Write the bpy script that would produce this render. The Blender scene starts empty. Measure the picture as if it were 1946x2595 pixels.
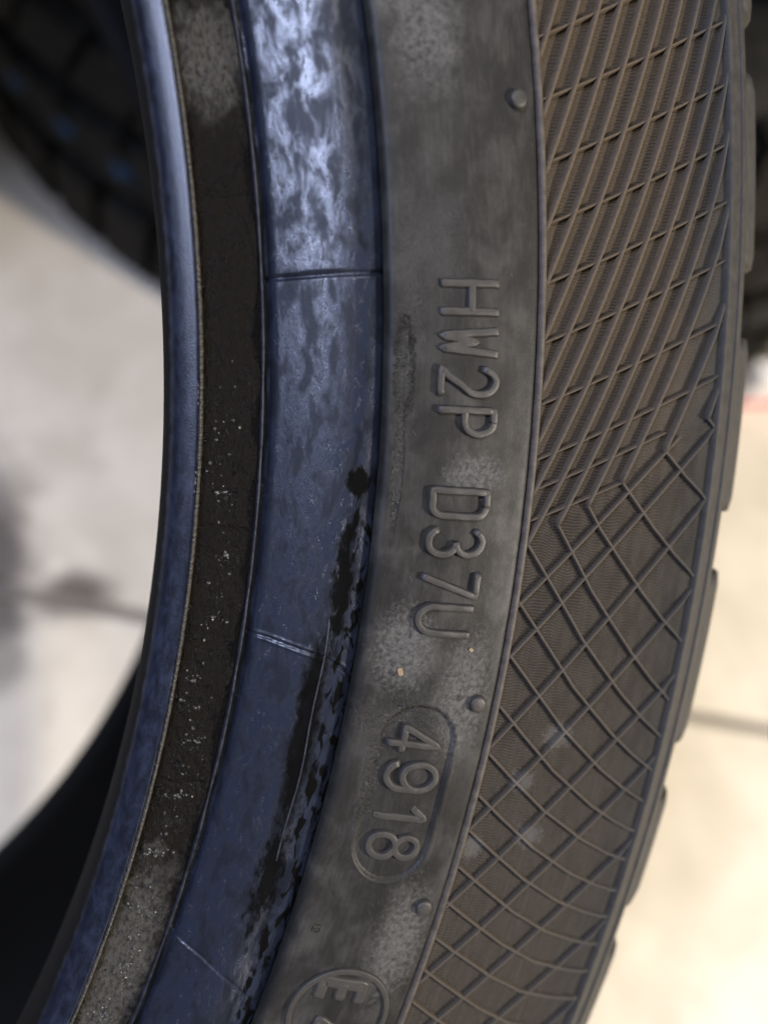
import bpy, math, random
from mathutils import Matrix, Vector
random.seed(7)
sc = bpy.context.scene
R = math.radians

# ------------------------------------------------------------------ camera
cam = bpy.data.cameras.new('camera')
cam_ob = bpy.data.objects.new('camera', cam)
sc.collection.objects.link(cam_ob)
sc.camera = cam_ob
cam.sensor_fit = 'HORIZONTAL'
cam.sensor_width = 36.0
cam.lens = 36.07
cam.clip_start = 0.005
cam.clip_end = 50
cam_ob.matrix_world = Matrix((
    (0.97589835, -0.01219104, -0.21788481, 0.2278545),
    (-0.07661433, 0.91574368, -0.39439037, -0.0487507),
    (0.20433466, 0.40157801, 0.89273874, 0.3937175),
    (0, 0, 0, 1)))
cam.dof.use_dof = True
cam.dof.focus_distance = 0.0995
cam.dof.aperture_fstop = 10.5

# ------------------------------------------------------------------ light
world = bpy.data.worlds.new('World')
sc.world = world
world.use_nodes = True
bg = world.node_tree.nodes['Background']
bg.inputs['Color'].default_value = (0.80, 0.84, 1.0, 1)
bg.inputs['Strength'].default_value = 0.02

TILT = R(32.0)                      # lean of the tyre: its axis points up towards the viewer
HT = 0.3157                         # height of the middle of its upper face
def tyre_dir(x, y, z):
    return Matrix.Rotation(TILT, 3, 'X') @ Vector((x, y, z))
def area_lamp(name, target, direction, dist, size, size_y, power, col):
    l = bpy.data.lights.new(name, 'AREA')
    l.shape = 'RECTANGLE'; l.size = size; l.size_y = size_y
    l.energy = power; l.color = col
    o = bpy.data.objects.new(name, l)
    sc.collection.objects.link(o)
    d = Vector(direction).normalized()
    o.location = Vector(target) + d * dist
    o.rotation_euler = d.to_track_quat('Z', 'Y').to_euler()
    return o
TGT = (0.255, -0.01, HT - 0.01)
area_lamp('workshop_lamp', TGT, tyre_dir(0.78, -0.16, 0.55), 1.3, 0.12, 0.12, 31, (1.0, 0.90, 0.78))
area_lamp('window_light', TGT, tyre_dir(-0.62, 0.36, 0.72), 1.2, 0.34, 0.42, 20.0, (0.60, 0.69, 1.0))
area_lamp('overhead_fill', TGT, (0.10, 0.06, 1.0), 1.8, 0.3, 0.3, 22, (1.0, 0.92, 0.80))  # unseen fill, added overhead to brighten the floor
area_lamp('front_fill', TGT, tyre_dir(-0.06, -0.56, 0.82), 1.7, 0.25, 0.25, 4, (1.0, 0.90, 0.76))  # unseen weak fill, added on the viewer's side to reach the floor

sc.view_settings.view_transform = 'Standard'
sc.view_settings.look = 'None'
sc.view_settings.exposure = 0.0
sc.view_settings.gamma = 1.0
sc.view_settings.use_curve_mapping = False
sc.render.engine = 'CYCLES'
sc.cycles.use_denoising = True
sc.cycles.max_bounces = 6

# ------------------------------------------------------------------ helpers
def tag(o, label=None, cat=None, group=None, kind=None):
    if label: o['label'] = label
    if cat: o['category'] = cat
    if group: o['group'] = group
    if kind: o['kind'] = kind
    return o
def link(name, data, parent=None):
    o = bpy.data.objects.new(name, data)
    sc.collection.objects.link(o)
    if parent is not None: o.parent = parent
    return o
ORG = Vector((0.0, -296.0, -187.0))      # the contact with the floor, in tyre millimetres
def mesh_mm(name, V, Fc, mat, parent=None, uv=None, smooth=True, org=ORG):
    """V in millimetres of the tyre frame; uv one pair per vertex (arc mm, radius mm)."""
    me = bpy.data.meshes.new(name)
    me.from_pydata([((x - org[0]) * .001, (y - org[1]) * .001, (z - org[2]) * .001) for x, y, z in V], [], Fc)
    if uv:
        lay = me.uv_layers.new(name='UVMap')
        flat = []
        for l in me.loops:
            flat.extend(uv[l.vertex_index])
        lay.data.foreach_set('uv', flat)
    if smooth:
        me.polygons.foreach_set('use_smooth', [True] * len(me.polygons))
    me.materials.append(mat)
    me.update()
    return link(name, me, parent)
def interp(tab, x):
    if x <= tab[0][0]: return tab[0][1]
    for (a, fa), (b, fb) in zip(tab, tab[1:]):
        if x <= b: return fa + (fb - fa) * (x - a) / (b - a)
    return tab[-1][1]
def sstep(a, b, x):
    t = min(1, max(0, (x - a) / (b - a)))
    return t * t * (3 - 2 * t)
def smooth_curve(pts, n):
    """Catmull-Rom through (r, z) points"""
    out = []
    for i in range(len(pts) - 1):
        p0 = pts[max(0, i - 1)]; p1 = pts[i]; p2 = pts[i + 1]; p3 = pts[min(len(pts) - 1, i + 2)]
        for k in range(n):
            t = k / n
            q = []
            for a in (0, 1):
                q.append(0.5 * (2 * p1[a] + (p2[a] - p0[a]) * t + (2 * p0[a] - 5 * p1[a] + 4 * p2[a] - p3[a]) * t * t
                                + (-p0[a] + 3 * p1[a] - 3 * p2[a] + p3[a]) * t ** 3))
            out.append(tuple(q))
    out.append(pts[-1])
    return out
def phis(fine, coarse=1.0, lo=-26.0, hi=20.0):
    """angles in degrees all round: fine in the stretch lo..hi, coarse elsewhere"""
    n = int((hi - lo) / fine)
    a = [lo + (hi - lo) * i / n for i in range(n + 1)]
    m = int((360 - (hi - lo)) / coarse)
    a += [hi + (360 - (hi - lo)) * i / m for i in range(1, m)]
    return a
def revolve(name, prof, angs, mat, parent, h=None, org=ORG):
    """prof list of (r, z); h(phi_deg, r) adds height"""
    V, UV, Fc = [], [], []
    n = len(prof)
    for a in angs:
        c, s = math.cos(R(a)), math.sin(R(a))
        aa = a if a < 180 else a - 360
        for r, z in prof:
            zz = z + (h(aa, r) if h else 0)
            V.append((r * c, r * s, zz)); UV.append((R(aa) * 258, r))
    N = len(angs)
    for i in range(N):
        j = (i + 1) % N
        for k in range(n - 1):
            Fc.append((i * n + k, i * n + k + 1, j * n + k + 1, j * n + k))
    # keep normals towards the outside of the profile
    return mesh_mm(name, V, [f[::-1] for f in Fc], mat, parent, UV, org=org)
def sweep(path, surf, half, prof, closed=False):
    """ridge along a path of (phi_rad, r) lying on surf(phi_rad, r) -> z;
    prof list of (fraction of half width, height). returns V, F, UV"""
    V, Fc, UV = [], [], []
    n = len(path)
    m = len(prof)
    for i, (a, r) in enumerate(path):
        if closed:
            p, q = path[i - 1], path[(i + 1) % n]
        else:
            p, q = path[max(0, i - 1)], path[min(n - 1, i + 1)]
        du, dv = (q[0] - p[0]) * r, q[1] - p[1]
        L = math.hypot(du, dv) or 1
        nx, ny = -dv / L, du / L
        for f, hh in prof:
            rr = r + ny * f * half
            aa = a + nx * f * half / r
            V.append((rr * math.cos(aa), rr * math.sin(aa), surf(aa, rr) + hh)); UV.append((aa * 258, rr))
    for i in range(n if closed else n - 1):
        j = (i + 1) % n
        for k in range(m - 1):
            Fc.append((i * m + k, i * m + k + 1, j * m + k + 1, j * m + k))
    if not closed:
        Fc.append(tuple(range(m))[::-1]); Fc.append(tuple((n - 1) * m + k for k in range(m)))
    # caps are n-gons; flip all to face outward (+z)
    return V, Fc, UV
def join_sweeps(parts):
    V, Fc, UV = [], [], []
    for v, f, u in parts:
        o = len(V)
        V += v; UV += u
        Fc += [tuple(o + k for k in q) for q in f]
    return V, Fc, UV

# ------------------------------------------------------------------ materials
class NT:
    def __init__(s, name):
        s.m = bpy.data.materials.new(name); s.m.use_nodes = True
        s.t = s.m.node_tree; s.b = s.t.nodes['Principled BSDF']
    def n(s, typ, **kw):
        x = s.t.nodes.new(typ)
        for k, v in kw.items(): setattr(x, k, v)
        return x
    def l(s, a, b): s.t.links.new(a, b)
    def put(s, sock, v):
        if isinstance(v, bpy.types.NodeSocket): s.l(v, sock)
        elif isinstance(v, (tuple, list)) and len(v) == 3 and sock.type == 'RGBA': sock.default_value = (*v, 1)
        else: sock.default_value = v
    def math(s, op, a, b=0.0, c=0.0, clamp=False):
        x = s.n('ShaderNodeMath', operation=op, use_clamp=clamp)
        for i, v in enumerate((a, b, c)): s.put(x.inputs[i], v)
        return x.outputs[0]
    def uv(s): return s.n('ShaderNodeTexCoord').outputs['UV']
    def obj(s): return s.n('ShaderNodeTexCoord').outputs['Object']
    def mapped(s, v, scale):
        x = s.n('ShaderNodeMapping'); s.l(v, x.inputs[0]); x.inputs['Scale'].default_value = scale
        return x.outputs[0]
    def noise(s, v, scale, detail=4, rough=.55, dist=0.0):
        x = s.n('ShaderNodeTexNoise'); s.l(v, x.inputs['Vector'])
        x.inputs['Scale'].default_value = scale; x.inputs['Detail'].default_value = detail
        x.inputs['Roughness'].default_value = rough; x.inputs['Distortion'].default_value = dist
        return x.outputs['Fac']
    def ramp(s, f, a, b, lo=0.0, hi=1.0):
        x = s.n('ShaderNodeMapRange', interpolation_type='SMOOTHSTEP')
        s.l(f, x.inputs['Value'])
        for k, v in zip(('From Min', 'From Max', 'To Min', 'To Max'), (a, b, lo, hi)): x.inputs[k].default_value = v
        return x.outputs['Result']
    def mix(s, f, a, b):
        x = s.n('ShaderNodeMix', data_type='RGBA')
        s.put(x.inputs[0], f); s.put(x.inputs[6], a); s.put(x.inputs[7], b)
        return x.outputs[2]
    def spot(s, uv, u0, v0, a, b, wob, soft=.25, ang=0.0):
        """mask 0..1 of an irregular patch: ellipse in the surface's own millimetres"""
        x = s.n('ShaderNodeVectorMath', operation='SUBTRACT'); s.l(uv, x.inputs[0]); x.inputs[1].default_value = (u0, v0, 0)
        v = x.outputs[0]
        if ang:
            q = s.n('ShaderNodeVectorRotate', rotation_type='Z_AXIS'); s.l(v, q.inputs['Vector']); q.inputs['Angle'].default_value = R(ang); v = q.outputs[0]
        y = s.n('ShaderNodeVectorMath', operation='MULTIPLY'); s.l(v, y.inputs[0]); y.inputs[1].default_value = (1 / a, 1 / b, 0)
        z = s.n('ShaderNodeVectorMath', operation='LENGTH'); s.l(y.outputs[0], z.inputs[0])
        d = s.math('ADD', z.outputs['Value'], wob)
        return s.ramp(d, 1 - soft, 1 + soft, 1.0, 0.0)
    def union(s, ms):
        r = ms[0]
        for m in ms[1:]: r = s.math('MAXIMUM', r, m)
        return r
    def bump(s, hgt, dist, strength=1.0, prev=None):
        x = s.n('ShaderNodeBump'); s.l(hgt, x.inputs['Height'])
        x.inputs['Distance'].default_value = dist; x.inputs['Strength'].default_value = strength
        if prev: s.l(prev, x.inputs['Normal'])
        return x.outputs[0]
    def done(s, col, rough, normal=None, spec=.5):
        s.put(s.b.inputs['Base Color'], col); s.put(s.b.inputs['Roughness'], rough)
        s.put(s.b.inputs['Specular IOR Level'], spec)
        if normal: s.l(normal, s.b.inputs['Normal'])
        return s.m

def mat_sidewall():
    t = NT('sidewall_rubber'); uv = t.uv()
    big = t.noise(t.mapped(uv, (.9, 1.2, 1)), .16, 5, .6, .4)
    mid = t.noise(uv, .55, 5, .62, .3)
    fine = t.noise(uv, 5.0, 3, .6)
    streak = t.noise(t.mapped(uv, (.35, 2.0, 1)), .9, 4, .6)
    wob = t.math('MULTIPLY', t.math('SUBTRACT', mid, .5), 2.2)
    wob2 = t.math('MULTIPLY', t.math('SUBTRACT', t.noise(uv, 1.6, 5, .7), .5), 2.6)
    dust = t.ramp(t.math('MULTIPLY_ADD', streak, .35, big), .58, .95)
    chalk = t.union([t.spot(uv, -37, 263.2, 7, 3.2, wob2, .6), t.spot(uv, -31.5, 254, 5, 3.5, wob2, .5),
                     t.spot(uv, -8.2, 260.4, 2.2, 3.4, wob2, .5), t.spot(uv, 44, 254.5, 6, 3.5, wob, .7),
                     t.spot(uv, -72, 263.5, 7, 3.0, wob2, .6), t.spot(uv, 52, 252, 7, 3.0, wob, .7)])
    wet = t.union([t.math('MULTIPLY', t.spot(uv, 17, 251.2, 8, 1.5, wob2, .7), .6), t.spot(uv, 4.5, 250.4, 6, 1.1, wob2, .3),
                   t.spot(uv, -8.0, 250.2, 8, .72, t.math('MULTIPLY', wob2, .3), .12), t.spot(uv, -41, 254.6, 2.2, 4.0, wob2, .55),
                   t.spot(uv, -47, 252.9, 6.5, 1.0, wob2, .6), t.math('MULTIPLY', t.spot(uv, 20, 254, 5, 3.0, wob2, .8), .5),
                   t.spot(uv, -71.5, 251.5, .6, .6, wob2, .2)])
    q = t.n('ShaderNodeVectorRotate', rotation_type='Z_AXIS'); t.l(uv, q.inputs['Vector']); q.inputs['Angle'].default_value = R(35)
    scr = t.math('MULTIPLY', t.ramp(t.noise(t.mapped(q.outputs[0], (.45, 9, 1)), 1.0, 2, .5), .70, .76), t.ramp(t.noise(uv, .3, 2, .5), .5, .62))
    rub = t.noise(t.mapped(uv, (.5, 4.0, 1)), 1.1, 5, .7)
    col = t.mix(t.ramp(big, .25, .8), (.0080, .0079, .0078), (.0150, .0146, .0142))
    col = t.mix(t.math('MULTIPLY', dust, .5), col, (.050, .0485, .047))
    col = t.mix(t.ramp(rub, .45, .8, 0, .2), col, (.040, .0385, .037))
    col = t.mix(t.math('MULTIPLY', t.math('MULTIPLY', chalk, t.ramp(t.noise(uv, 1.3, 6, .75, .3), .32, .62)), .8), col, (.080, .078, .076))
    col = t.mix(t.math('MULTIPLY', scr, .7), col, (.11, .108, .105))
    col = t.mix(t.math('MULTIPLY', wet, .95), col, (.002, .002, .002))
    rough = t.math('MULTIPLY_ADD', mid, .30, .36)
    rough = t.math('MULTIPLY_ADD', chalk, .15, rough)
    rough = t.math('MULTIPLY_ADD', wet, -.22, rough)
    hh = t.math('MULTIPLY_ADD', fine, .25, t.math('MULTIPLY', mid, .4))
    hh = t.math('MULTIPLY_ADD', t.math('MULTIPLY', wet, t.noise(uv, 3.0, 4, .7)), 3.2, hh)
    return t.done(col, rough, t.bump(hh, .00012, .8), t.math('MULTIPLY_ADD', wet, .25, .20))
def mat_letter():
    t = NT('letter_rubber'); uv = t.uv()
    n = t.noise(uv, .8, 4, .6); f = t.noise(uv, 5, 3, .6)
    col = t.mix(n, (.020, .019, .018), (.038, .036, .034))
    return t.done(col, t.math('MULTIPLY_ADD', n, .2, .38), t.bump(f, .00006, .6), .32)
def mat_flange():
    t = NT('blue_sheen_rubber'); uv = t.uv()
    mid = t.noise(t.mapped(uv, (.45, 1.1, 1)), .42, 5, .62, .4)
    bl = t.noise(t.mapped(uv, (.38, 1.0, 1)), 1.3, 5, .7, .3)
    fine = t.noise(uv, 6.0, 3, .6)
    wob = t.math('MULTIPLY', t.math('SUBTRACT', bl, .5), 3.0)
    wob2 = t.math('MULTIPLY', t.math('SUBTRACT', mid, .5), 2.0)
    lo = t.math('MULTIPLY', wob, .45)
    bare = t.union([t.spot(uv, -10.2, 245.7, 2.0, 1.5, lo, .15), t.spot(uv, -24, 245.0, 9, 1.2, wob, .35),
                    t.spot(uv, -45, 243.4, 15, 1.7, lo, .4), t.spot(uv, -66, 243.6, 9, 1.6, wob, .5)])
    sy = t.n('ShaderNodeSeparateXYZ'); t.l(uv, sy.inputs[0])
    zone = t.math('MULTIPLY', t.ramp(sy.outputs['Y'], 244.2, 245.4), t.ramp(sy.outputs['X'], -14, -4, 1, 0))
    drops = t.ramp(t.noise(t.mapped(uv, (.36, 1.0, 1)), .95, 2, .5, .6), .49, .59)
    bare = t.math('MAXIMUM', bare, t.math('MULTIPLY', zone, drops))
    spots = t.math('MULTIPLY', t.ramp(bl, .56, .68), t.ramp(mid, .38, .6))
    # cloudy blue reflection of the cool light, tinted into the base colour
    cloud = t.ramp(mid, .40, .60)
    col = t.mix(cloud, (.0070, .0088, .0145), (.0135, .0172, .0295))
    col = t.mix(t.math('MULTIPLY', spots, .75), col, (.004, .0045, .007))
    col = t.mix(bare, col, (.003, .003, .003))
    rough = t.math('MULTIPLY_ADD', cloud, -.22, .46)
    rough = t.math('MULTIPLY_ADD', spots, .12, rough)
    rough = t.math('MULTIPLY_ADD', bare, .25, rough)
    hh = t.math('MULTIPLY_ADD', fine, .2, t.math('MULTIPLY', bl, .5))
    hh = t.math('MULTIPLY_ADD', spots, -.35, hh)
    return t.done(col, rough, t.bump(hh, .00014, .8), t.math('MULTIPLY', t.math('SUBTRACT', 1.0, t.math('MULTIPLY', bare, .93)), t.math('MULTIPLY', t.ramp(sy.outputs['Y'], 244.0, 245.6, 1.0, .22), t.ramp(mid, .40, .60, .24, .70))))
def mat_toe():
    t = NT('bead_toe_rubber'); uv = t.uv()
    mid = t.noise(t.mapped(uv, (.5, 1.2, 1)), .7, 5, .65, .3); f = t.noise(uv, 4, 4, .65)
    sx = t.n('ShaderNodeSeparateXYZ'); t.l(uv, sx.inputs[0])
    blue_sheen = t.ramp(t.math('MULTIPLY_ADD', mid, .8, sx.outputs['Y']), 222.7, 223.4)
    col = t.mix(blue_sheen, (.0035, .0034, .0033), t.mix(t.ramp(mid, .35, .7), (.006, .0075, .013), (.014, .018, .034)))  # blue highlight of the toe shelf is mixed into its base colour
    return t.done(col, t.math('MULTIPLY_ADD', blue_sheen, -.52, t.math('MULTIPLY_ADD', mid, .2, .74)), t.bump(f, .00005, .6), t.math('MULTIPLY_ADD', blue_sheen, .34, .12))
def mat_lip():
    t = NT('worn_flash_rubber'); uv = t.uv()
    n = t.noise(t.mapped(uv, (2.4, .6, 1)), 1.2, 4, .7)
    col = t.mix(t.ramp(n, .42, .62), (.010, .010, .010), (.10, .088, .07))
    return t.done(col, .5, t.bump(n, .0003, .8))
def mat_seat():
    t = NT('bead_seat_rubber'); uv = t.uv()
    mid = t.noise(t.mapped(uv, (.8, 1, 1)), .6, 5, .65, .4); f = t.noise(t.mapped(uv, (.55, 1, 1)), 1.9, 5, .66); g = t.noise(uv, 7, 3, .6)
    wob = t.math('MULTIPLY', t.math('SUBTRACT', mid, .5), 2.0)
    grit_sheen = t.union([t.spot(uv, -88, 229.6, 17, 3.6, wob, .55), t.spot(uv, 44, 230, 6, 4, wob, .6)])  # lower pale patch is reflected lamp sheen put into the colour
    col = t.mix(t.ramp(mid, .35, .7), (.0018, .0015, .0013), (.0075, .006, .005))
    col = t.mix(t.math('MULTIPLY', grit_sheen, t.ramp(f, .25, .6)), col, (.050, .048, .044))
    rough = t.math('MULTIPLY_ADD', f, .15, t.ramp(mid, .34, .66, .16, .45))
    hh = t.math('MULTIPLY_ADD', g, .3, f)
    return t.done(col, rough, t.bump(hh, .0005, 1.0), t.ramp(mid, .34, .66, .13, .05))
def mat_knurl(name, lift):
    t = NT(name); uv = t.uv()
    sx = t.n('ShaderNodeSeparateXYZ'); t.l(uv, sx.inputs[0])
    n = t.noise(uv, .25, 5, .65, .3); f = t.noise(uv, 2.2, 4, .65); g = t.noise(uv, 9, 2, .5)
    wob = t.math('MULTIPLY', t.math('SUBTRACT', f, .5), 2.4)
    brown = t.ramp(t.math('MULTIPLY_ADD', t.math('SUBTRACT', n, .5), 12, sx.outputs['Y']), 287, 298, 1, 0)
    dust = t.ramp(sx.outputs['X'], -30, 25, .45, 1.0)
    col = t.mix(t.math('MULTIPLY', brown, dust), tuple(lift * c for c in (.062, .060, .057)), tuple(lift * c for c in (.114, .088, .063)))
    col = t.mix(t.ramp(f, .35, .75, 0, .5), col, tuple(lift * c for c in (.05, .043, .036)))
    if name == 'knurl_floor_rubber':        # dust packed in the fine grooves of the floor
        X, Y = sx.outputs['X'], sx.outputs['Y']
        a = t.math('MULTIPLY', X, 57.29578 / 258)
        ph = t.math('MULTIPLY_ADD', a, 1 / .0865, t.math('MULTIPLY', t.math('SUBTRACT', Y, 280.0), .18))
        ph = t.math('MULTIPLY_ADD', t.math('SINE', t.math('MULTIPLY_ADD', a, 1.7, t.math('MULTIPLY', Y, .9))), .5, ph)
        ph = t.math('MULTIPLY_ADD', t.math('SINE', t.math('MULTIPLY', Y, 2.1)), .25, ph)
        tri = t.math('MULTIPLY', t.math('PINGPONG', ph, .5), 2.0)
        col = t.mix(t.math('MULTIPLY', t.ramp(tri, .15, .85), t.ramp(X, -16, 6, .75, .22)), col, (.012, .010, .008))
    scuff = t.union([t.spot(uv, -42, 279.5, 1.6, 2.0, wob, .5), t.spot(uv, -48.5, 275.5, 1.4, 1.8, wob, .5),
                     t.spot(uv, -58.2, 270.6, 1.6, 1.5, wob, .4), t.spot(uv, -56, 279, 1.5, 2, wob, .5)])
    col = t.mix(t.math('MULTIPLY', scuff, .35), col, (.11, .108, .105))
    return t.done(col, t.math('MULTIPLY_ADD', f, .25, .55), t.bump(g, .00008, .6), .10)
def mat_plain(name, a, b, rough, scale=.6, bmp=.0001, spec=.22):
    t = NT(name); uv = t.uv()
    n = t.noise(uv, scale, 5, .65); f = t.noise(uv, scale * 8, 3, .6)
    return t.done(t.mix(t.ramp(n, .3, .7), a, b), t.math('MULTIPLY_ADD', n, .2, rough - .1), t.bump(f, bmp, .6), spec)
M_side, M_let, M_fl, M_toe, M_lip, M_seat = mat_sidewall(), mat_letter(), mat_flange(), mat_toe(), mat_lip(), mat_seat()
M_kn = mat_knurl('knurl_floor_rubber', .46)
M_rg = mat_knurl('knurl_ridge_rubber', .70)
M_edge = mat_plain('edge_lip_rubber', (.040, .034, .030), (.075, .064, .055), .55)
M_sh = mat_plain('shoulder_rubber', (.022, .021, .0195), (.036, .034, .031), .60)
M_in = mat_plain('liner_rubber', (.003, .003, .003), (.005, .005, .005), .7, spec=.08)
M_blk = mat_plain('tread_rubber', (.024, .0235, .022), (.038, .037, .034), .65)

# ------------------------------------------------------------------ floor
def mat_concrete():
    t = NT('concrete'); o = t.obj()
    big = t.noise(o, 16, 5, .65, .3); mid = t.noise(o, 34, 4, .6); fine = t.noise(o, 300, 4, .7)
    wob = t.math('MULTIPLY', t.math('SUBTRACT', mid, .5), 1.6)
    col = t.mix(t.ramp(big, .3, .7), (.46, .41, .325), (.57, .52, .43))
    col = t.mix(t.ramp(mid, .52, .75, 0, .55), col, (.36, .31, .24))
    dark_patch = t.union([t.spot(o, .112, .085, .030, .055, wob, .45), t.spot(o, .16, .077, .02, .012, wob, .6)])  # two soft-edged darker patches in the slab colour
    col = t.mix(t.math('MULTIPLY', dark_patch, .92), col, (.06, .045, .032))
    return t.done(col, t.math('MULTIPLY_ADD', mid, .2, .5), t.bump(fine, .0006, .4))
M_con = mat_concrete()
M_joint = mat_plain('joint_filler', (.12, .11, .095), (.18, .165, .14), .8)
# slabs either side of one joint; its line in floor metres
J0, J1 = Vector((0.1445, 0.0772)), Vector((0.5363, -0.0060))
jd = (J1 - J0).normalized(); jn = Vector((-jd.y, jd.x))
floor = link('floor', None); tag(floor, kind='structure')
def slab(off0, off1, name='slab'):
    c = J0 + jd * .2
    x = bpy.data.meshes.new(name)
    b = .002
    a0, a1, L = off0, off1, 1.6
    P = lambda s, o, z: (*(c + jd * s + jn * o), z)
    lo, hi = min(a0, a1), max(a0, a1)
    V = [P(-L, lo + b, 0), P(L, lo + b, 0), P(L, hi - b, 0), P(-L, hi - b, 0),
         P(-L, lo, -b), P(L, lo, -b), P(L, hi, -b), P(-L, hi, -b),
         P(-L, lo, -.05), P(L, lo, -.05), P(L, hi, -.05), P(-L, hi, -.05)]
    Fc = [(0, 1, 2, 3)] + [(4 + k, 4 + (k + 1) % 4, (k + 1) % 4, k) for k in range(4)] + [(8 + k, 8 + (k + 1) % 4, 4 + (k + 1) % 4, 4 + k) for k in range(4)]
    x.from_pydata(V, [], Fc); x.materials.append(M_con); x.update()
    return link(name, x, floor)
slab(.003, 1.4); slab(-1.3, -.003)
jf = bpy.data.meshes.new('joint_filler')
c = J0 + jd * .2
P2 = lambda s, o: (*(c + jd * s + jn * o), -.0035)
jf.from_pydata([P2(-1.6, -.0045), P2(1.6, -.0045), P2(1.6, .0045), P2(-1.6, .0045)], [], [(0, 1, 2, 3)])
jf.materials.append(M_joint)
link('joint_filler', jf, floor)

# ------------------------------------------------------------------ the tyre
tyre = link('car_tyre', None)
rotX = Matrix.Rotation(TILT, 3, 'X')
tyre.rotation_euler = (TILT, 0, 0)
tyre.location = Vector((0, 0, HT)) + rotX @ (ORG * .001)
tag(tyre, 'leaning black car tyre with raised letters, date digits and diamond-knurled sidewall', 'tyre')

# heights on the flange band: moulding creases; on the sidewall: the sunken date plate
def seg_dist(u, v, path):
    best = 1e9
    for (a, b), (c2, d) in zip(path, path[1:]):
        dx, dy = c2 - a, d - b
        t = max(0, min(1, ((u - a) * dx + (v - b) * dy) / (dx * dx + dy * dy)))
        best = min(best, math.hypot(u - a - t * dx, v - b - t * dy))
    return best
CR = [[(R(a) * 258, r) for a, r in L] for L in (
    [(3.55, 234.4), (3.58, 240), (3.63, 248.2)],
    [(-7.36, 233.0), (-7.35, 236.8), (-7.60, 244.4), (-7.9, 247.0), (-8.2, 248.3)],
    [(-17.76, 234.4), (-17.97, 238.8), (-18.37, 243.5), (-18.74, 246.6), (-19.3, 248.2)])]
def h_flange(a, r):
    if not -22 < a < 12: return 0
    u = R(a) * 258
    h = 0
    d = seg_dist(u, r, CR[0]) if abs(a - 3.6) < 1 else 9
    if d < .7: h -= .45 * (1 - sstep(.12, .42, d))
    d = seg_dist(u, r, CR[1]) if abs(a + 7.7) < 1 else 9
    if d < .9: h += .12 * math.exp(-((d - .38) / .14) ** 2) - .32 * (1 - sstep(.06, .22, d))
    d = seg_dist(u, r, CR[2]) if abs(a + 18.4) < 1.6 else 9
    if d < .7: h -= .26 * (1 - sstep(.05, .17, d))
    return h
CS = [[(R(a) * 258, r) for a, r in L] for L in (
    [(-4.05, 226.5), (-4.12, 230), (-4.10, 234)], [(6.2, 226.5), (6.0, 230), (6.15, 234)], [(-12.6, 226.5), (-12.8, 229.5), (-12.5, 234)])]
def h_seat(a, r):
    if not -24 < a < 16: return 0
    u = R(a) * 258
    h = .13 * math.sin(u * .55 + 1.3 * math.sin(r)) + .10 * math.sin(u * 1.9 + r * 2.3) * math.sin(r * 1.1 - u * .37) + .06 * math.sin(u * 4.7 - r * 3.1 + 2 * math.sin(u * .9))
    e = sstep(226.9, 227.6, r) * (1 - sstep(232.6, 233.3, r))
    h *= e
    for L in CS:
        if abs(u - L[1][0]) < 3:
            d = seg_dist(u, r, L)
            if d < .7: h -= .35 * (1 - sstep(.1, .35, d)) * e
    return h
PL0, PL1, PLR = R(-9.78) * 258, R(-12.95) * 258, 5.15       # date plate: a stadium between two centres
PLV = 258.2
def h_plate(u, v):
    uu = max(PL1, min(PL0, u))
    d = math.hypot(u - uu, v - PLV)
    if d > 6.5: return 0
    return -.48 * (1 - sstep(PLR - .18, PLR + .12, d)) + .10 * math.exp(-((d - PLR - .25) / .22) ** 2)
SIDE = [(248.05, -1.5), (248.2, -1.0), (248.45, -.5), (248.9, -.18), (250, -.04), (252, .05), (255, .13), (258, .15), (261, -.02), (264, -.35), (266.5, -.72), (267.5, -.92), (267.75, -1.15), (267.9, -1.9)]
SIDE_Z = [(r, z) for r, z in SIDE]
def h_side(a, r):
    if not -24 < a < 14: return 0
    u = R(a) * 258
    h = h_plate(u, r) if -15.5 < a < -7.4 else 0
    e = sstep(249, 251, r) * (1 - sstep(265, 267, r))
    h += e * .045 * (math.sin(u * .23 + .7 * math.sin(r * .5)) + .6 * math.sin(u * .61 - r * .9))
    # bare mark left of the code: a shallow torn strip
    return h
def side_z(a, r):                       # a in radians
    return interp(SIDE_Z, r) + h_side(math.degrees(a), r)

side_prof = []
for i in range(len(SIDE) - 1):
    n = 2 if SIDE[i + 1][0] - SIDE[i][0] < 1.2 else int((SIDE[i + 1][0] - SIDE[i][0]) / .28)
    for k in range(n):
        t = k / n
        side_prof.append((SIDE[i][0] + (SIDE[i + 1][0] - SIDE[i][0]) * t, SIDE[i][1] + (SIDE[i + 1][1] - SIDE[i][1]) * t))
side_prof.append(SIDE[-1])

toe_prof = smooth_curve([(224.5, -30), (222.6, -25.5), (221.5, -21.5), (221.25, -18.5), (221.4, -15.0), (221.8, -11.3), (222.4, -8.8), (223.2, -7.4), (224.2, -6.65), (225.2, -6.15), (226.0, -5.9), (226.25, -6.4)], 4)
lip1 = smooth_curve([(226.0, -6.6), (226.18, -5.65), (226.35, -5.4), (226.5, -5.65), (226.65, -6.9)], 3)
seat_prof = smooth_curve([(226.3, -6.9), (226.9, -6.55), (227.6, -6.5), (229, -6.5), (231, -6.5), (232.6, -6.45), (233.4, -6.3), (233.7, -6.6)], 4)
lip2 = smooth_curve([(233.5, -6.9), (233.68, -5.95), (233.85, -5.7), (234.02, -5.95), (234.2, -7.0)], 3)
fl_prof = smooth_curve([(234.2, -7.0), (234.7, -6.7), (235.0, -5.9), (235.5, -5.3), (236.5, -4.7), (238, -3.85), (239.5, -3.1), (241, -2.45), (242.5, -1.9), (244, -1.5), (245.3, -1.32), (246.5, -1.4), (247.6, -1.65), (248.3, -2.1)], 5)
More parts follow.
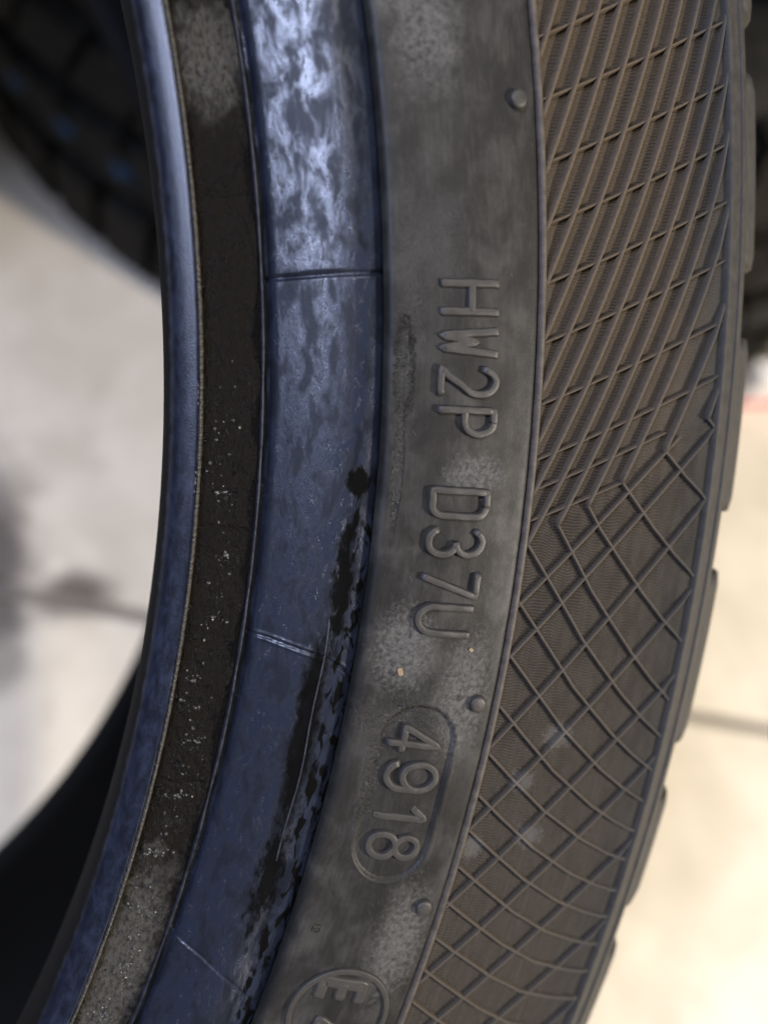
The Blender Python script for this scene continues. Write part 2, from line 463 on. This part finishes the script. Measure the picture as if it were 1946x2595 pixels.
def jag(a, r):                           # ragged moulding flash
    if not -24 < a < 16: return 0
    return .12 * math.sin(a * 61) * math.sin(a * 23 + 1) + .07 * math.sin(a * 137) - .30 * max(0, math.sin(a * 1.3 + 1.6 * math.sin(a * .7 + 1)))
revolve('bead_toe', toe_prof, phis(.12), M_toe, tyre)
tag(revolve('moulding_flash', lip1, phis(.06), M_lip, tyre, jag), 'frayed tan moulding flash along the bead')
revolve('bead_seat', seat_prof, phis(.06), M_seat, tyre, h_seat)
M_lip2 = mat_plain('flash_rubber_dark', (.010, .011, .016), (.030, .032, .042), .35)
revolve('moulding_flash', lip2, phis(.08), M_lip2, tyre, lambda a, r: .5 * jag(a * .7, r) - .35 * max(0, math.sin(a * 1.9 + 1.2 * math.sin(a * .8))))
tag(revolve('flange_band', fl_prof, phis(.05), M_fl, tyre, h_flange), 'glossy band with painted-in blue sheen between bead and sidewall')
sidewall = revolve('sidewall', side_prof, phis(.06), M_side, tyre, h_side)
revolve('edge_lip', smooth_curve([(267.95, -2.2), (268.1, -1.35), (268.45, -1.0), (268.85, -1.1), (269.1, -1.5), (269.3, -2.4)], 3), phis(.3), M_edge, tyre)

# the knurled band: a finely ribbed floor with crossing ridges
KZ = [(268.6, -1.2), (276, -1.95), (283, -2.85), (290, -3.75), (296, -4.6), (299, -6.0), (303, -9.2), (305, -11.5)]
def kz(a, r): return interp(KZ, r)
def boundary(r): return -2.2 + .139 * (r - 280)          # where the diamonds turn into slanted stripes, degrees
def h_knurl(a, r):
    if not -24 < a < 16: return 0
    ph = a / .0865 + .18 * (r - 280) + .5 * math.sin(r * .9 + a * 1.7) + .25 * math.sin(r * 2.1)
    ph -= math.floor(ph)
    tri = 2 * abs(ph - .5)
    e = sstep(269.3, 270, r) * (1 - sstep(296.2, 297.2, r))
    amp = .34 if a < boundary(r) else .14
    deep = .26 * sstep(-.3, .3, a - boundary(r))
    return -(amp * tri + deep + .06) * e
kn_prof = [(268.9 + .75 * i, interp(KZ, 268.9 + .75 * i) - .60 + .55 * sstep(296.6, 298.6, 268.9 + .75 * i)) for i in range(41)]
knurl = revolve('knurled_band', kn_prof, phis(.0173, 1.0, -22, 14), M_kn, tyre, h_knurl)

RPROF = [(-1.05, -1.3), (-.88, -.40), (-.66, -.12), (-.50, -.07), (.50, -.07), (.66, -.12), (.88, -.40), (1.05, -1.3)]
RPROF_LOW = [(-1, -1.3), (-.6, -.42), (-.25, -.24), (.25, -.24), (.6, -.42), (1, -1.3)]
A_T = [(266, 3.9), (269, 3.0), (273.6, 1.73), (276.2, 1.01), (280, 0), (283.8, -.81), (288.6, -1.76), (293, -2.5), (299, -3.35)]
A_M = [(266, 2.15), (269, 1.63), (273.9, .86), (280, 0), (287.7, -.81), (292.8, -1.18), (299, -1.50)]
A_L = [(266, 1.40), (269.4, 1.05), (272.5, .72), (280, 0), (286.1, -.42), (291.9, -.55), (299, -.58)]
def gA(p0, r):
    if p0 > -11.6:
        t = min(1, (p0 + 11.6) / 6.6)
        return interp(A_M, r) * (1 - t) + interp(A_T, r) * t
    t = min(1, (-11.6 - p0) / 5.3)
    return interp(A_M, r) * (1 - t) + interp(A_L, r) * t
def gB(p0, r):
    s = .225 if p0 > -3.5 else .245 if p0 > -5 else .272
    return s * (r - 280) - .0009 * (r - 280) ** 2
R0, R1 = 269.0, 298.4
def clip_path(fn, keep, step=.35):
    """points (phi_rad, r) of phi = fn(r) for r in R0..R1 where keep(phi, r), split in runs"""
    runs, cur = [], []
    n = int((R1 - R0) / step)
    for i in range(n + 1):
        r = R0 + (R1 - R0) * i / n
        a = fn(r)
        if keep(a, r): cur.append((R(a), r))
        elif cur: runs.append(cur); cur = []
    if cur: runs.append(cur)
    return [c for c in runs if len(c) > 1]
def ridge(path, half, prof, mat=M_rg, name='ridge', parent=None):
    v, f, u = sweep(path, kz, half, prof)
    return mesh_mm(name, v, f, mat, parent or knurl_p, u)
knurl_p = knurl
below = lambda a, r: a < boundary(r) + .10
A0 = [2.9, 0.9, -1.3, -3.2, -4.95, -6.4, -7.8, -9.1, -10.37, -11.58, -12.75, -13.75, -14.8, -15.85, -16.9, -17.95, -19.0, -20.05, -21.1, -22.15, -23.2]
for p0 in A0:
    for run in clip_path(lambda r: p0 + gA(p0, r), below): ridge(run, .255, RPROF)
B0 = [-2.96, -4.27, -6.7, -9.27, -11.77, -14.25, -16.85, -19.4, -21.95, -24.5]
for p0 in B0:
    for run in clip_path(lambda r: p0 + gB(p0, r), below): ridge(run, .235, [(x, z - .03) for x, z in RPROF])
# slanted stripes
def knot(p0):
    """where diamond line p0 meets the turn of the pattern"""
    lo, hi = 262.0, 304.0
    for _ in range(40):
        m = (lo + hi) / 2
        if p0 + gA(p0, m) > boundary(m): lo = m
        else: hi = m
    return boundary(lo), lo
starts = [knot(p0) for p0 in A0]
starts = sorted([q for q in starts if R0 - 3 < q[1] < R1])
while starts[0][0] < 16:                      # stripes that begin at the inner edge
    a_, r_ = starts[0]
    d = (R0 - r_) / 2.15
    starts.insert(0, (a_ + d + 1.42 if a_ < -2 or r_ <= R0 + .01 else a_ + d + 1.42, R0))
def c_path(a0, r0):
    pts = []
    a = a0
    while a < 17:
        r = r0 + 2.15 * (a - a0)
        if r > 284 and a > 2: r -= .006 * (r - 284) ** 2 * sstep(2, 8, a)
        if r > R1: break
        if r >= R0: pts.append((R(a), r))
        a += .15
    return pts
for a0, r0 in starts:
    pth = c_path(a0, r0)
    if len(pth) > 2: ridge(pth, .43, [(-1, -1.3), (-.66, -.20), (-.3, .02), (.3, .02), (.66, -.20), (1, -1.3)])
D0 = [14.8, 13.3, 11.8, 10.3, 8.8, 7.27, 5.77, 4.28, 2.75, 1.12, -.38, -1.23, -2.1]
for p0 in D0:
    s = .071 + max(0, min(1, (8.8 - p0) / 9)) * .018
    for run in clip_path(lambda r: p0 + s * (r - 280), lambda a, r: a > boundary(r) - .05 and (p0 > -1 or r < 289)): ridge(run, .27, RPROF_LOW)
# the same diamonds round the rest of the tyre, never singly seen
rest = []
p0 = -24.3
while p0 > -338:
    rest.append(sweep([(R(p0 + gA(-16.9, r)), r) for r in [R0 + (R1 - R0) * i / 8 for i in range(9)]], kz, .31, RPROF))
    p0 -= 1.05
p0 = -27.0
while p0 > -340:
    rest.append(sweep([(R(p0 + gB(-16.9, r)), r) for r in [R0 + (R1 - R0) * i / 5 for i in range(6)]], kz, .29, [(x, z - .03) for x, z in RPROF]))
    p0 -= 2.55
v, f, u = join_sweeps(rest)
tag(mesh_mm('ridge_pattern', v, f, M_rg, knurl, u), kind='stuff')

# shoulder and tread
sh_prof = smooth_curve([(297.0, -6.0), (297.7, -5.05), (298.4, -5.45), (299.6, -6.2), (300.3, -6.75), (300.6, -6.55), (301.2, -7.1), (302.2, -8.1), (303.2, -9.3), (304.3, -11.2), (305.0, -14), (305.4, -20), (306, -32), (308, -44), (309, -50)], 3)
revolve('shoulder', sh_prof, phis(.25), M_sh, tyre)
mid_prof = [(309, -50), (309, -54), (315, -55), (316, -80), (308, -81), (308, -90), (316, -91), (316, -101), (308, -102), (308, -111), (316, -112), (315, -137), (309, -138), (309, -142), (309, -147), (306, -160), (305, -178), (303, -183.5), (296, -187), (283, -189), (262, -191), (248, -190.5), (235, -186), (226, -186), (223, -181), (221.4, -174)]
tread = revolve('tread', mid_prof, phis(1.0, 1.0), M_blk, tyre)
liner = smooth_curve([(221.4, -174), (223.5, -167), (238, -172), (262, -178), (286, -174), (298, -158), (303, -128), (304, -96), (303, -64), (298, -34), (286, -18), (262, -12), (238, -18), (226, -28), (224.5, -30)], 3)
revolve('inner_liner', liner, phis(1.0, 1.0), M_in, tyre)
def lug_mesh(a0, a1, ch0=.14, ch1=.14):
    sec = [(300.9, -9.0), (303.0, -9.15), (305.2, -10.7), (306.9, -12.3), (308.0, -14.4), (308.8, -17.5), (309.6, -30), (310.6, -47), (303, -47)]
    n = max(3, int(abs(a1 - a0) / .35))
    V, UV, Fc = [], [], []
    m = len(sec)
    stn = [(a0 - ch0 * .6, .25), (a0, .92)] + [(a0 + (a1 - a0) * i / n, 1) for i in range(1, n)] + [(a1, .92), (a1 + ch1 * .6, .25)]
    for a, k in stn:
        for r, z in sec:
            b = (303.2, -12.5)
            rr, zz = (r, z) if r <= 303.1 else (b[0] + 0 + (r - b[0]) * k, z - (1 - k) * 1.2)
            V.append((rr * math.cos(R(a)), rr * math.sin(R(a)), zz)); UV.append((R(a) * 258, rr))
    for i in range(len(stn) - 1):
        for k in range(m):
            k2 = (k + 1) % m
            Fc.append((i * m + k, i * m + k2, (i + 1) * m + k2, (i + 1) * m + k))
    Fc.append(tuple(range(m))[::-1]); Fc.append(tuple((len(stn) - 1) * m + k for k in range(m)))
    return V, Fc, UV
for a0, a1 in ((24.5, 18.7), (17.3, 10.55), (9.1, 4.15), (2.25, -2.62), (-4.45, -9.62), (-11.35, -14.9), (-16.45, -21.0), (-22.7, -27.2)):
    v, f, u = lug_mesh(a0, a1)
    mesh_mm('tread_block', v, f, M_blk, tread, u)
rest = []
a = -29.0
while a > -333:
    rest.append(lug_mesh(a, a - 4.9)); a -= 6.8
v, f, u = join_sweeps(rest)
tag(mesh_mm('tread_block_row', v, f, M_blk, tread, u), kind='stuff')

# ------------------------------------------------------------------ lettering, raised strokes
def arc(cx, cy, rx, ry, a0, a1, n=14):
    return [(cx + rx * math.cos(R(a0 + (a1 - a0) * i / n)), cy + ry * math.sin(R(a0 + (a1 - a0) * i / n))) for i in range(n + 1)]
GL = {   # strokes in a box 0..1 wide, 0..1 high
 'H': [[(0, 0), (0, 1)], [(1, 0), (1, 1)], [(0, .52), (1, .52)]],
 'W': [[(0, 1), (.22, 0), (.5, .62), (.78, 0), (1, 1)]],
 '2': [arc(.5, .70, .5, .30, 165, -35, 14) + [(.62, .36), (.28, .13), (0, 0), (1, 0)]],
 'P': [[(0, 0), (0, 1), (.5, 1)] + arc(.5, .73, .5, .27, 90, -90, 12) + [(0, .46)]],
 'D': [[(0, 0), (0, 1), (.58, 1)] + arc(.58, .80, .42, .20, 90, 0, 7) + arc(.58, .20, .42, .20, 0, -90, 7) + [(0, 0)]],
 '3': [arc(.46, .75, .50, .25, 150, -90, 14) + arc(.48, .26, .52, .26, 90, -155, 15)[1:]],
 '7': [[(0, 1), (1, 1), (.25, 0)]],
 'U': [[(0, 1), (0, .30)] + arc(.5, .30, .5, .30, 180, 360, 14)[1:] + [(1, 1)]],
 '4': [[(1.05, .28), (0, .28), (.72, 1), (.72, 0)]],
 '9': [arc(.5, .66, .5, .34, 0, 360, 24), arc(.5, .30, .5, .30, 205, 350, 12) + [(1, .5), (1, .66)]],
 '1': [[(.0, .74), (.9, 1.0), (.9, 0)]],
 '8': [arc(.5, .77, .44, .23, 0, 360, 22), arc(.5, .27, .5, .27, 0, 360, 24)],
 'E': [[(1, 1), (0, 1), (0, 0), (1, 0)], [(0, .5), (.9, .5)]],
}
def resample(pl, step):
    out = [pl[0]]
    for a, b in zip(pl, pl[1:]):
        L = math.hypot(b[0] - a[0], b[1] - a[1])
        n = max(1, int(L / step + .5))
        out += [(a[0] + (b[0] - a[0]) * i / n, a[1] + (b[1] - a[1]) * i / n) for i in range(1, n + 1)]
    return out
LPROF = [(-1.10, -.12), (-1.0, .08), (-.86, .36), (-.70, .46), (-.62, .475), (.62, .475), (.70, .46), (.86, .36), (1.0, .08), (1.10, -.12)]
def letter(ch, phi, width_mm, base=254.9, cap=7.25, half=.53, hgt=1.3, slant=0.0, name='letter'):
    """phi: angle of the letter's middle; reading runs towards smaller angles, tops outward"""
    parts = []
    for st in GL[ch]:
        pl = [((x - .5) * width_mm, base + y * cap) for x, y in st]
        pl = resample(pl, .35)
        pth = [(R(phi) - (x + slant * (r - base)) / 258.5, r) for x, r in pl]
        # rounded ends
        if math.hypot(pl[0][0] - pl[-1][0], pl[0][1] - pl[-1][1]) > .2:
            parts.append(cap_sweep(pth, half, hgt))
        else:
            parts.append(sweep(pth[:-1], side_z, half, [(x, z * hgt) for x, z in LPROF], closed=True))
    v, f, u = join_sweeps(parts)
    ph = random.uniform(0, 6)                       # worn, slightly uneven moulding
    v = [(x + .02 * math.sin(y * 2.3 + ph), y + .02 * math.sin(x * 2.7 + ph), z + (.03 * math.sin(x * 1.9 + y * 2.4 + ph) - .02)) for x, y, z in v]
    return mesh_mm(name, v, f, M_let, sidewall, u)
def cap_sweep(pth, half, hgt):
    v, f, u = sweep(pth, side_z, half, [(x, z * hgt) for x, z in LPROF])
    # add a narrower, lower station beyond each end
    ext = []
    for e, d in ((0, 1), (-1, -2)):
        a, b = pth[e], pth[d]
        du, dv = (a[0] - b[0]) * a[1], a[1] - b[1]
        L = math.hypot(du, dv) or 1
        ext.append((a[0] + du / L * half * .8 / a[1], a[1] + dv / L * half * .8))
    m = len(LPROF)
    pth2 = [ext[0]] + pth + [ext[1]]
    v2, f2, u2 = sweep(pth2, side_z, half, [(x, z * hgt) for x, z in LPROF])
    for st in (0, len(pth2) - 1):
        a, r = pth2[st]
        cx, cy = r * math.cos(a), r * math.sin(a)
        zz = side_z(a, r) - .1
        for k in range(m):
            x, y, z = v2[st * m + k]
            v2[st * m + k] = (cx + (x - cx) * .6, cy + (y - cy) * .6, min(z, zz))
    return v2, f2, u2
for ch, phi, w in (('H', 2.95, 3.35), ('W', 1.77, 2.75), ('2', .71, 3.1), ('P', -.39, 2.9), ('D', -2.66, 3.2), ('3', -3.77, 3.2),
                   ('7', -4.96, 2.9), ('U', -6.02, 3.5)):
    letter(ch, phi, w, hgt=.85 if ch in 'HW' else 1.35)
for ch, phi, w in (('4', -9.66, 3.2), ('9', -10.80, 3.6), ('1', -11.98, 1.4), ('8', -13.0, 3.2)):
    letter(ch, phi, w, base=255.0 if ch != '4' else 254.3, cap=6.9, half=.54, hgt=1.25 if ch != '1' else .7, name='digit')
letter('E', -17.70, 2.3, base=254.9, cap=5.7, half=.85, hgt=.8)
letter('4', -19.05, 3.0, base=254.6, cap=6.0, half=.75, hgt=.8, name='digit')
ring = [(R(-18.5) + 6.75 * math.cos(R(k * 5)) / 258.6, 258.6 + 6.75 * math.sin(R(k * 5))) for k in range(72)]
v, f, u = sweep(ring, side_z, .46, [(x, z * .9) for x, z in LPROF], closed=True)
mesh_mm('badge_ring', v, f, M_let, sidewall, u)
# vent nubs near the outer edge
def nub(phi, r, rad, hh):
    V, UV, Fc = [], [], []
    rows = [(1.22, -.25), (1.08, .05), (1.0, hh * .6), (.90, hh * .92), (.6, hh), (0.001, hh * 1.03)]
    N = 24
    for f_, z in rows:
        for k in range(N):
            a = R(phi) + f_ * rad * math.cos(2 * math.pi * k / N) / r
            rr = r + f_ * rad * math.sin(2 * math.pi * k / N)
            V.append((rr * math.cos(a), rr * math.sin(a), side_z(R(phi), r) + z + (rr - r) * -.12)); UV.append((a * 258, rr))
    for i in range(len(rows) - 1):
        for k in range(N):
            k2 = (k + 1) % N
            Fc.append((i * N + k, i * N + k2, (i + 1) * N + k2, (i + 1) * N + k))
    return mesh_mm('vent_nub', V, [q[::-1] for q in Fc], M_let, sidewall, UV)
for phi in (7.95, -8.42, -14.77): nub(phi, 265.4, 1.12, .75)

# a fine moulding line along the flange band
FLZ = [(r, z) for r, z in fl_prof if r > 235]
v, f, u = sweep([(R(-6.4 - .25 * i), 244.0 + .12 * math.sin(i * .4)) for i in range(32)], lambda a, r: interp(FLZ, r), .15, [(-1, -.1), (-.5, .10), (.5, .10), (1, -.1)])
mesh_mm('moulding_line', v, f, M_lip2, bpy.data.objects['flange_band'], u)
# wet grit on the bead seat: far too small to pick apart
M_drop = mat_plain('wet_grit', (.022, .021, .019), (.06, .057, .052), .12, spec=.8)
V, UV, Fc = [], [], []
def blob(phi, r, z, s):
    o = len(V)
    N = 7
    for k in range(N):
        a = R(phi) + s * math.cos(2 * math.pi * k / N) * random.uniform(.7, 1.2) / r
        rr = r + s * math.sin(2 * math.pi * k / N) * random.uniform(.7, 1.2)
        V.append((rr * math.cos(a), rr * math.sin(a), z - .08)); UV.append((a * 258, rr))
    for k in range(N):
        x, y, _ = V[o + k]
        cx, cy = r * math.cos(R(phi)), r * math.sin(R(phi))
        V.append((cx + (x - cx) * .65, cy + (y - cy) * .65, z + s * .55)); UV.append(UV[o + k])
    V.append((r * math.cos(R(phi)), r * math.sin(R(phi)), z + s * .8)); UV.append((R(phi) * 258, r))
    for k in range(N):
        k2 = (k + 1) % N
        Fc.append((o + k2, o + k, o + N + k, o + N + k2)); Fc.append((o + N + k2, o + N + k, o + 2 * N))
for i in range(420):
    t = random.random()
    phi = 3 - 25 * t ** .55
    phi += .5 * math.sin(phi * 3.1); r = random.gauss(229.6 + .8 * math.sin(phi * .9), 1.0)
    if not 227.2 < r < 233: continue
    blob(phi, r, interp([(x, z) for x, z in seat_prof], r) + h_seat(phi, r), random.choice((.08, .1, .12, .16, .22, .28)))
tag(mesh_mm('grit_sheen', V, Fc, M_drop, bpy.data.objects['bead_seat'], UV), kind='stuff')

# two pale flakes lying on the sidewall
M_flake = mat_plain('pale_flake', (.20, .14, .08), (.27, .20, .12), .7)
def flake(phi, r, L, w, ang, label):
    c_, s_ = math.cos(R(ang)), math.sin(R(ang))
    top, bot, UV = [], [], []
    for x, y in ((-1, -.8), (.2, -1), (1, -.7), (.9, .8), (-.2, 1), (-1, .7)):
        du, dv = (x * L * c_ - y * w * s_), (x * L * s_ + y * w * c_)
        a, rr = R(phi) + du / r, r + dv
        z = side_z(a, rr)
        top.append((rr * math.cos(a), rr * math.sin(a), z + .22 + .08 * x)); bot.append((rr * math.cos(a), rr * math.sin(a), z + .02)); UV.append((a * 258, rr))
    o_ = Vector((r * math.cos(R(phi)), r * math.sin(R(phi)), side_z(R(phi), r)))
    Fc = [tuple(range(6))[::-1], tuple(range(6, 12))] + [(k, (k + 1) % 6, 6 + (k + 1) % 6, 6 + k) for k in range(6)]
    ob = mesh_mm('debris_flake', top + bot, Fc, M_flake, None, UV + UV, False, org=o_)
    ob.rotation_euler = (TILT, 0, 0)
    ob.location = Vector((0, 0, HT)) + rotX @ (o_ * .001)
    tag(ob, label, 'flake', 'pale flakes on the tyre')
flake(-7.66, 253.9, .32, .55, 70, 'larger tan flake lying on the sidewall between the letter U and the date digits')
flake(-6.84, 263.0, .22, .3, 30, 'tiny tan speck right after the letter U, close to the knurled edge')

# ------------------------------------------------------------------ second tyre lying on the floor behind
t2 = link('car_tyre', None)
C2 = Vector((.412, .559, 0))
t2.location = C2
tag(t2, 'dark tyre with blue stripe on its tread lying on the floor behind the leaning one', 'tyre')
Z0 = Vector((0, 0, 0))
def mat_tread2():
    t = NT('striped_tread_rubber'); uv = t.uv()
    sx = t.n('ShaderNodeSeparateXYZ'); t.l(uv, sx.inputs[0])
    n = t.noise(uv, .12, 4, .6)
    v = t.math('MULTIPLY_ADD', t.math('SUBTRACT', n, .5), 6, sx.outputs['Y'])
    st = t.math('MULTIPLY', t.ramp(v, 84, 86), t.ramp(v, 94, 96, 1, 0))
    st = t.math('MULTIPLY', st, t.ramp(t.noise(uv, .03, 2, .5), .48, .58))
    col = t.mix(t.ramp(n, .3, .7), (.0035, .0035, .003), (.011, .010, .008))
    col = t.mix(st, col, (.010, .035, .075))
    return t.done(col, .7, None, .14)
M_t2 = mat_tread2()
# z here is height above the floor; the section is 246 mm wide
base2 = [(280, 18), (284, 11), (305, 4), (325, 2), (338, 8), (345, 22), (352, 34), (358, 46), (358, 180), (357, 202), (353, 213), (342, 221), (325, 224), (305, 222), (284, 215), (280, 207)]
body2 = revolve('carcass', base2, phis(2.0, 2.0), M_t2, t2, org=Z0)
inner2 = [(280, 207), (283, 200), (312, 212), (342, 204), (348, 175), (348, 52), (342, 24), (312, 14), (283, 26), (280, 18)]
revolve('inner_liner', inner2, phis(2.0, 2.0), M_in, t2, org=Z0)
def block2(z0, z1, skew, arc_deg, rad=370):
    V, UV, Fc = [], [], []
    rows = []
    n = 4
    for i in range(n + 1):
        a = R(-arc_deg / 2 + arc_deg * i / n)
        for (z, rr) in ((z0, 336 if z0 < 20 else 352), (z0 + 2.5, rad), (z1 - 2.5, rad), (z1, 352)):
            if rr == rad and z0 < 20 and z < z0 + 5: rr = rad - 4
            aa = a + R(skew) * ((z - z0) / (z1 - z0) - .5)
            V.append((rr * math.cos(aa), rr * math.sin(aa), z)); UV.append((aa * 360, z))
    for i in range(n):
        for k in range(3):
            Fc.append((i * 4 + k, (i + 1) * 4 + k, (i + 1) * 4 + k + 1, i * 4 + k + 1))
    Fc.append((0, 1, 2, 3)); Fc.append((n * 4 + 3, n * 4 + 2, n * 4 + 1, n * 4))
    ob = mesh_mm('tread_block', V, Fc, M_t2, body2, UV, False, org=Z0)
    return ob
rows2 = [(9, 62, 1.6, 4.6), (76, 108, -3.2, 5.2), (122, 154, 3.2, 5.2), (168, 214, -1.6, 4.6)]
for z0, z1, sk, ad in rows2:
    first = block2(z0, z1, sk, ad)
    off = random.uniform(0, 5)
    first.rotation_euler.z = R(off + 150)
    for k in range(1, 40):                       # the half of the tyre that faces the photograph
        o = first.copy(); sc.collection.objects.link(o); o.parent = body2
        o.rotation_euler.z = R(off + 150 + 6.0 * k)

# ------------------------------------------------------------------ carton at the right
M_car = NT('printed_card')
uvc = M_car.obj(); sxc = M_car.n('ShaderNodeSeparateXYZ'); M_car.l(uvc, sxc.inputs[0])
red = M_car.math('MULTIPLY', M_car.ramp(sxc.outputs['Z'], .002, .003), M_car.ramp(sxc.outputs['Z'], .010, .0115, 1, 0))
M_card = M_car.done(M_car.mix(red, (.62, .60, .59), (.55, .10, .10)), .5)
def carton():
    me = bpy.data.meshes.new('carton')
    L, Wd, Hh, b = .055, .008, .034, .0015
    V, Fc = [], []
    ring_ = [(-L + b, -Wd), (L - b, -Wd), (L, -Wd + b), (L, Wd - b), (L - b, Wd), (-L + b, Wd), (-L, Wd - b), (-L, -Wd + b)]
    for z, k in ((0, .985), (b, 1), (Hh - b, 1), (Hh, .985)):
        for x, y in ring_: V.append((x * k, y * k, z))
    for i in range(3):
        for k in range(8): Fc.append((i * 8 + k, i * 8 + (k + 1) % 8, (i + 1) * 8 + (k + 1) % 8, (i + 1) * 8 + k))
    Fc.append(tuple(range(8))[::-1]); Fc.append(tuple(range(24, 32)))
    me.from_pydata(V, [], Fc); me.materials.append(M_card); me.update()
    o = link('carton', me)
    o.location = (.628, .217, 0); o.rotation_euler.z = R(4)
    tag(o, 'small white and red carton on the concrete beside the tyre tread', 'carton')
    lid = bpy.data.meshes.new('carton_flap')
    lid.from_pydata([(-L * .96, -Wd * .96, Hh + .0004), (L * .96, -Wd * .96, Hh + .0004), (L * .96, Wd * .2, Hh + .0012), (-L * .96, Wd * .2, Hh + .0012),
                     (-L * .96, -Wd * .96, Hh + .0001), (L * .96, -Wd * .96, Hh + .0001), (L * .96, Wd * .2, Hh + .0002), (-L * .96, Wd * .2, Hh + .0002)], [],
                    [(0, 1, 2, 3), (4, 5, 1, 0), (5, 6, 2, 1), (6, 7, 3, 2), (7, 4, 0, 3)])
    lid.materials.append(M_card); link('flap', lid, o)
carton()
